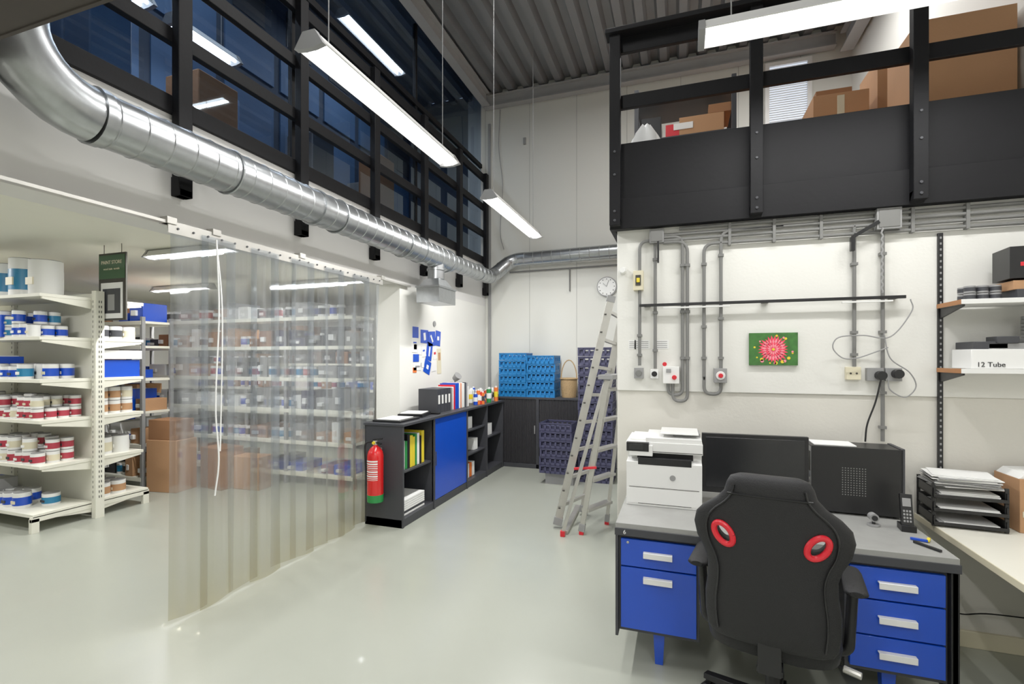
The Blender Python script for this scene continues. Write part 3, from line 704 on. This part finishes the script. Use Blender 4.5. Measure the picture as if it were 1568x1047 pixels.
# printer
b=B();b.M=rot(0,(-.085,3.10,.753))
b.prism([(-.2,.0),(.2,.0),(.2,.30),(-.12,.30),(-.12,.26),(-.20,.25)],0,-.205,.205,MWHT)
b.box(-.2,.2,-.203,-.2,.012,.10,MWHT);b.box(-.19,.19,-.2035,-.2,.105,.108,MHOLE);b.box(-.14,.15,-.2035,-.2,.012,.016,MHOLE)
b.box(-.14,.15,-.201,-.17,.235,.275,MBPL);b.box(-.15,.16,-.13,-.118,.255,.298,MBPL);b.box(-.12,.13,-.19,-.13,.25,.262,MGRYP)
b.box(-.21,.21,-.17,.2,.30,.36,MWHT);b.box(-.10,.205,-.16,.19,.36,.385,MWHT);b.box(-.19,-.10,-.12,.18,.36,.37,MWHT)
b.box(-.208,.208,-.172,-.168,.305,.309,MHOLE)
b.box(-.19,-.06,-.20,-.168,.285,.345,MWHT);b.box(-.205,-.08,-.202,-.165,.31,.36,MBPL);b.box(-.19,-.11,-.2035,-.2,.32,.352,MSCR)
b.box(.05,.2,-.06,.1,.385,.405,MGRYP);b.box(-.02,.19,-.13,.14,.405,.41,MWHT)
b.cyl((.05,-.2015,.17),(.05,-.2045,.17),.016,MGRYP,20)
o=b.done('laser_printer',.006)
b=B();b.M=rot(2,(.40,3.08,.753))
b.box(-.275,.275,-.015,.015,.07,.41,MBPL);b.box(-.255,.255,-.018,-.014,.10,.39,MSCR);b.box(-.15,.15,.015,.05,.15,.33,MBPL)
b.box(-.03,.03,.02,.05,.0,.2,MBPL);b.box(-.12,.12,-.07,.12,.0,.015,MBPL)
b.done('computer_monitor',.005)
# pc tower
b=B();b.M=rot(-2,(.91,3.18,.753))
b.box(-.215,.20,-.10,.10,.012,.365,MBPL)
for sx in(-.18,.18):
    for sy in(-.07,.07): b.cyl((sx,sy,0),(sx,sy,.014),.014,MBPL,10)
b.box(-.218,-.215,-.09,.09,.02,.355,MGRYP);b.box(-.22,-.218,-.08,.0,.22,.33,MHOLE);b.box(-.221,-.218,.01,.07,.15,.32,MBPL)
for k in range(5): b.box(-.222,-.218,-.08,.0,.05+k*.03,.065+k*.03,MALU)
for i in range(9):
    for j in range(12): b.cyl((-.07+i*.013,-.10,.11+j*.013),(-.07+i*.013,-.1015,.11+j*.013),.0032,MPIPE,6)
b.box(.19,.208,-.10,.10,.012,.37,MDARK)
b.M=b.M@Matrix.Translation((0,0,.366));b.box(-.2,.0,-.08,.08,0,.006,MPAPER)
o=b.done('computer_tower',.003)
b=B()
for k,(m,dy) in enumerate(((MBPL,0),(MPAPER,.03),(MBLUE,-.02),(MBPL,.05),(MPAPER,-.04))):
    b.tube(smooth([(.688,3.18+dy,.85+k*.05),(.678,3.17+dy,.84+k*.05),(.677,3.19+dy,.78+.02*k),(.68,3.25+dy,.762)]),.004,m,6)
b.done('computer_cables')
b=B();b.M=rot(-5,(1.06,2.90,.753));b.box(-.03,.03,-.03,.045,0,.03,MBPL)
b.M=b.M@Matrix.Translation((0,0,.02))@Matrix.Rotation(R(-12),4,'X')
b.box(-.024,.024,-.012,.012,0,.155,MBPL);b.box(-.017,.017,-.0135,-.012,.095,.135,MGRYP)
for i in range(3):
    for j in range(4): b.box(-.016+i*.012,-.008+i*.012,-.0135,-.012,.02+j*.016,.03+j*.016,MGRYP)
b.done('cordless_phone',.003)
b=B();b.cyl((.93,2.93,.753),(.93,2.93,.762),.028,MGRYP,18);b.cyl((.93,2.93,.76),(.93,2.93,.785),.008,MBPL,10);b.cyl((.93,2.955,.795),(.93,2.915,.795),.02,MGRYP,18);b.cyl((.93,2.915,.795),(.93,2.91,.795),.013,MSCR,16);b.done('webcam')
b=B();b.bar((1.02,2.76,.76),(1.08,2.74,.76),.012,.01,MBLUE);b.bar((1.08,2.74,.76),(1.1,2.78,.76),.012,.01,MYEL);b.bar((1.02,2.72,.758),(1.08,2.62,.758),.014,.01,MBPL);b.done('marker_pens',.001)
b=B();b.tube(smooth([(1.14,3.3,.62),(1.16,3.25,.45),(1.3,3.3,.28),(1.45,3.33,.2),(1.6,3.33,.22),(2.0,3.34,.22)]),.004,MBPL,6);b.done('loose_cable')
# ------------------------------------------------------------------ office chair
root=bpy.data.objects.new('gaming_chair',None);bpy.context.scene.collection.objects.link(root)
root.location=(.38,2.36,0);root.rotation_euler=(0,0,R(-11))
rows=[(.49,.18,.03),(.503,.21,.05),(.53,.225,.07),(.59,.232,.085),(.66,.232,.09),(.73,.222,.09),(.79,.22,.09),(.84,.235,.088),(.89,.262,.085),(.94,.272,.082),(.985,.262,.08),(1.02,.232,.08),(1.055,.185,.082),(1.09,.155,.085),(1.125,.145,.085),(1.15,.132,.07),(1.163,.102,.04)]
b=B();rr=[]
for z,hw,th in rows:
    ring=[];yc=-.27-(z-.5)*.12
    for k in range(32):
        a=2*math.pi*k/32;ca,sa=math.cos(a),math.sin(a)
        x=hw*math.copysign(abs(ca)**.55,ca);y=th/2*math.copysign(abs(sa)**.7,sa)
        y+=yc+.5*x*x*(1.0 if z>.78 else .8)
        ring.append((x,y,z))
    rr.append(ring)
b.loft(rr,MLEA)
back=b.done('backrest',parent=root,angle=60)
cut=B()
for sx in(-1,1):
    n=20;ring0=[];ring1=[]
    for k in range(n):
        a=2*math.pi*k/n;ex=.026*math.cos(a);ez=.034*math.sin(a)
        ex2=ex+sx*ez*.35
        ring0.append((sx*.155+ex2,-.55,.925+ez));ring1.append((sx*.155+ex2,-.1,.925+ez))
    cut.loft([ring0,ring1],MRED)
    b=B()
    path=[];r0=[];r1=[]
    for k in range(29):
        a=2*math.pi*k/28;ex=.031*math.cos(a);ez=.040*math.sin(a);xx_=sx*.155+ex+sx*ez*.35
        path.append((xx_,-.27-(.925+ez-.5)*.12-.040+.5*xx_*xx_,.925+ez))
    b.tube(path,.0115,MRED,10,caps=False)
    for k in range(28):
        a=2*math.pi*k/28;ex=.027*math.cos(a);ez=.035*math.sin(a);xx_=sx*.155+ex+sx*ez*.35
        y=-.27-(.925+ez-.5)*.12+.5*xx_*xx_
        r0.append((xx_,y-.042,.925+ez));r1.append((xx_,y+.042,.925+ez))
    b.loft([r0,r1],MRED,caps=False)
    b.done('ring_trim',parent=root,fix=False)
co=cut.done('cutter_tmp');co.parent=root
md=back.modifiers.new('holes','BOOLEAN');md.object=co;md.operation='DIFFERENCE';md.solver='EXACT'
bpy.context.view_layer.update()
dg=bpy.context.evaluated_depsgraph_get();me2=bpy.data.meshes.new_from_object(back.evaluated_get(dg));back.modifiers.clear();back.data=me2
bpy.data.objects.remove(co)
b=B()
for sx in(-1,1):
    pts=[]
    for z,hw,th in rows[2:-2]:
        x=sx*hw*.80;pts.append((x,-.27-(z-.5)*.12-th/2*.93+.5*x*x*(1 if z>.78 else .8),z))
    b.tube(smooth(pts,3),.004,MBPL,6)
b.tube([(x/100.,-.27-(1.09-.5)*.12-.042+.5*(x/100.)**2,1.09) for x in range(-14,15)],.0035,MBPL,6)
b.done('seams',parent=root)
b=B();rr=[]
for z,s_ in((.40,.85),(.42,.97),(.46,1.0),(.50,.97),(.515,.86)):
    rr.append([(.25*s_*math.copysign(abs(math.cos(a*math.pi/16))**.5,math.cos(a*math.pi/16)),.02+.25*s_*math.copysign(abs(math.sin(a*math.pi/16))**.5,math.sin(a*math.pi/16)),z) for a in range(32)])
b.loft(rr,MLEA);b.done('seat',parent=root,angle=60)
b=B()
b.box(-.1,.1,-.1,.12,.36,.40,MBPL);b.bar((0,-.08,.38),(0,-.28,.40),.09,.02,MBPL);b.bar((0,-.28,.39),(0,-.29,.56),.08,.02,MBPL)
b.cyl((0,0,.08),(0,0,.24),.028,MBPL,18);b.cyl((0,0,.22),(0,0,.37),.018,MALU,16);b.cyl((0,0,.06),(0,0,.13),.045,MBPL,20)
b.tube([(.1,0,.375),(.27,-.06,.37)],.007,MBPL,8);b.tube([(.25,-.055,.37),(.31,-.07,.365)],.014,MALU,10)
b.done('mechanism',parent=root,bevel=.003)
b=B()
for k in range(5):
    a=R(158+72*k);d=Vector((math.cos(a),math.sin(a),0));p0=d*.03+Vector((0,0,.115));p1=d*.31+Vector((0,0,.08))
    side=Vector((-d.y,d.x,0))
    def rg(p,w,h):return [p+side*w+Vector((0,0,h)),p-side*w+Vector((0,0,h)),p-side*w*1.1-Vector((0,0,h)),p+side*w*1.1-Vector((0,0,h))]
    b.loft([rg(p0,.028,.025),rg(p0.lerp(p1,.6),.022,.017),rg(p1,.018,.012)],MBPL)
    c=d*.295;b.cyl(c+Vector((0,0,.075)),c+Vector((0,0,.045)),.012,MBPL,10)
    for s_ in(-1,1): b.cyl(c+side*s_*.008+Vector((0,0,.027)),c+side*s_*.03+Vector((0,0,.027)),.027,MBPL,18)
b.done('star_base',parent=root,bevel=.002)
b=B()
for sx in(-1,1):
    b.tube(fillet([(sx*.2,.02,.40),(sx*.275,.02,.40),(sx*.288,.0,.69)],.06),.02,MBPL,10)
    rr=[]
    for t,s_ in((0,.6),(.06,1),(.3,1),(.8,.95),(.95,.8),(1,.5)):
        y=-.13+.28*t;rr.append([(sx*.288+.040*s_*math.cos(a*math.pi/8),y,.70+.018*s_*math.sin(a*math.pi/8)) for a in range(16)])
    b.loft(rr,MLEA)
b.done('armrests',parent=root,angle=50)
# ------------------------------------------------------------------ storage room shelving
lev=[.17,.60,1.02,1.40,1.80,2.20]
b=B();xr=-5.56;xl=-9.2;ym=3.30
for x in(xr+.03,-6.85,-8.2):
    b.box(x-.03,x+.03,ym-.04,ym+.04,0,2.27,MSHELF)
    z=.2
    while z<2.2:
        b.box(x-.012,x-.006,ym-.042,ym-.039,z,z+.025,MHOLE);b.box(x+.0295,x+.0315,ym-.012,ym-.004,z,z+.025,MHOLE);b.box(x+.0295,x+.0315,ym+.008,ym+.016,z,z+.025,MHOLE);z+=.05
b.box(xl,xr,ym-.01,ym+.01,.1,2.25,MSHELF)
for z in lev:
    d=.47 if z<.3 else .42
    for s_ in(-1,1):
        ya,yb=sorted((ym+s_*.04,ym+s_*(.04+d)))
        b.box(xl,xr,ya,yb,z-.03,z,MSHELF)
        for x in(xr-.004,):
            b.prism([(ym+s_*.04,z-.03),(ym+s_*(.02+d),z-.03),(ym+s_*(.02+d),z-.05),(ym+s_*.04,z-.11)],0,x-.02,x,MSHELF)
for s_ in(-1,1):
    b.box(xr-.03,xr,min(ym+s_*.04,ym+s_*.52),max(ym+s_*.04,ym+s_*.52),.1,.15,MSHELF)
    b.box(xr-.04,xr,min(ym+s_*.46,ym+s_*.52),max(ym+s_*.46,ym+s_*.52),0,.13,MSHELF)
b.done('gondola_shelf',.003)
b=B()
def cans(x0,x1,y0,y1,z,r,h,cols,rows_,lay=1,gap=.01,skip=.1):
    x=x1-r
    while x>x0+r:
        hv=h*random.choice([1,1,.85,1.1])
        for j in range(rows_):
            y=y0+r+j*(2*r+gap)
            if y+r>y1: break
            n=lay if random.random()>skip else max(0,lay-1)
            for k in range(n):
                m=random.choice(cols);zz=z+k*(hv+.008)
                b.cyl((x,y,zz),(x,y,zz+hv),r,MPAPER,14);b.cyl((x,y,zz+hv*.18),(x,y,zz+hv*.72),r+.0015,m,14);b.cyl((x,y,zz+hv),(x,y,zz+hv+.007),r*.92,MGRYP,14)
                b.box(x-r*.45,x+r*.35,y-r-.003,y-r*.7,zz+hv*.3,zz+hv*.5,random.choice([MPAPER,MCREAM,MDARK]))
        x-=2*r+gap
ya,yb=2.85,3.25
cans(-7.2,-5.72,ya+.06,yb,2.2,.13,.34,[MPAPER,MTEAL,MPAPER],1,skip=0,gap=.05)
cans(-7.2,-5.72,ya,yb,1.8,.05,.11,[MBLUE,MTEAL,MTEAL,MPAPER],3,2,skip=.55)
cans(-7.2,-5.72,ya,yb,1.4,.06,.14,[MBLUE,MTEAL,MPAPER,MBLUE],3,1,skip=.15)
cans(-7.2,-5.66,ya,yb,1.02,.046,.10,[MPINK,MPINK,MCREAM],4,2,skip=.3)
cans(-7.2,-5.66,ya,yb,.60,.053,.105,[MPINK,MCREAM,MPINK],3,2,skip=.4)
cans(-7.2,-5.76,ya,yb,.17,.07,.13,[MBLUE,MTEAL],2,1,skip=.1)
for z in(1.8,1.4,.17):
    for k in range(3):
        x=random.uniform(-7.2,-6.3);b.box(x,x+.2,2.83,3.1,z,z+random.uniform(.15,.25),random.choice([MPAPER,MBLUE,MGRYP]))
ya,yb=3.36,3.78
cans(-7.2,-5.62,ya,yb,1.8,.06,.13,[MDARK,MCREAM],3)
b.box(-6.3,-5.62,3.36,3.76,1.4,1.58,MBLUE);b.box(-5.9,-5.6,3.40,3.77,1.59,1.68,MPAPER)
cans(-7.2,-5.62,ya,yb,1.02,.055,.12,[MCREAM,MCARD,MCARD],3,2)
cans(-7.2,-5.62,ya,yb,.6,.08,.17,[MPAPER,MCREAM],2,1)
cans(-7.2,-5.62,ya,yb,.17,.07,.13,[MCARD,MCREAM],2,1)
b.done('paint_cans')
b=B();b.box(-5.62,-5.22,3.36,3.375,1.98,2.66,MHOLE);b.box(-5.61,-5.23,3.355,3.36,2.4,2.64,mat('sign_green',(52,84,54),.6));b.box(-5.58,-5.26,3.355,3.36,2.0,2.36,MPAPER);b.box(-5.55,-5.29,3.352,3.355,2.05,2.3,MDARK);b.box(-5.47,-5.37,3.35,3.352,2.08,2.24,MGRYP)
for x in(-5.55,-5.29): b.cyl((x,3.367,2.66),(x,3.367,2.75),.003,MHOLE,6)
o=b.done('hanging_sign',.001)
text('PAINT STORE',.05,MCREAM,(-5.42,3.353,2.55),90,0,o,'title');text('wood stain  varnish',.03,MCREAM,(-5.42,3.353,2.49),90,0,o,'line')
def rack(name,xa,xb,ya,yb,levels,nb,top=2.15):
    b=B();x=xa;n=max(1,round((xb-xa)/1.0))
    for k in range(n+1):
        xx_=xa+(xb-xa)*k/n
        for y in(ya,yb): b.box(xx_-.02,xx_+.02,y-.02,y+.02,0,top,MGRYP)
    for z in levels: b.box(xa,xb,ya,yb,z-.03,z,MSHELF);b.box(xa,xb,ya-.022,ya-.018,z-.045,z,MSHELF)
    b.done(name,.002)
    b=B()
    for z in levels:
        x=xa+.04
        while x<xb-.1:
            w=random.uniform(.10,.32);h=random.uniform(.1,.27);m=random.choice(nb)
            x2=min(x+w,xb-.03)
            if random.random()<.3:
                xx_=x+.06
                while xx_<x2:
                    b.cyl((xx_,ya+.08,z),(xx_,ya+.08,z+.14),.05,MPAPER,12);b.cyl((xx_,ya+.08,z+.03),(xx_,ya+.08,z+.11),.0515,random.choice([MPINK,MTEAL,MBLUE,MDARK]),12);xx_+=.11
            elif random.random()<.9:
                b.box(x,x2,ya+random.uniform(0,.06),yb-.03,z,z+h,m)
                b.box(x+w*.2,x+w*.5,ya-.004,ya+.07,z+h*.3,z+h*.6,MPAPER)
            x=x2+random.uniform(.01,.05)
    b.done('stored_boxes',.004)
nb=[MCARD,MCARD2,MCARD2,MBLUE,MDARK,MDARK,MGRYP,MGRYP,MPAPER,MPURP]
rack('storage_rack',-8.9,-3.75,5.0,5.45,[.15,.55,.95,1.35,1.75,2.12],nb)
rack('storage_rack',-8.9,-6.15,4.15,4.5,[.15,.55,.95,1.35,1.75,2.05],[MCARD,MCARD2,MCARD,MBLUE,MPAPER,MBLUE,MDARK],2.1)
rack('storage_rack',-8.9,-3.6,7.2,7.7,[.15,.6,1.05,1.5,1.95],nb)
b=B();b.M=rot(8,(-5.85,4.3,0));b.box(-.22,.2,-.15,.15,0,.62,MCARD);b.box(-.2,.18,-.14,.13,.62,.86,MCARD2);b.M=rot(-8,(-5.4,4.6,0));b.box(-.2,.2,-.15,.15,0,.5,MCARD2);b.M=rot(5,(-5.0,4.68,0));b.box(-.2,.2,-.12,.12,0,.4,MCARD);b.done('floor_cartons',.006)
# ------------------------------------------------------------------ world, camera
w=bpy.data.worlds.new('w');bpy.context.scene.world=w;w.use_nodes=True
w.node_tree.nodes['Background'].inputs[0].default_value=(.75,.85,1,1);w.node_tree.nodes['Background'].inputs[1].default_value=.4
cam=bpy.data.cameras.new('camera');co=bpy.data.objects.new('camera',cam);bpy.context.scene.collection.objects.link(co)
co.location=(0,0,1.6);co.rotation_euler=(R(90),0,R(18.9));cam.sensor_width=36;cam.lens=748/1568*36;cam.shift_y=24.5/1568;cam.clip_start=.05
bpy.context.scene.camera=co
vs_=bpy.context.scene.view_settings;vs_.view_transform='Standard';vs_.exposure=0;vs_.gamma=1.14
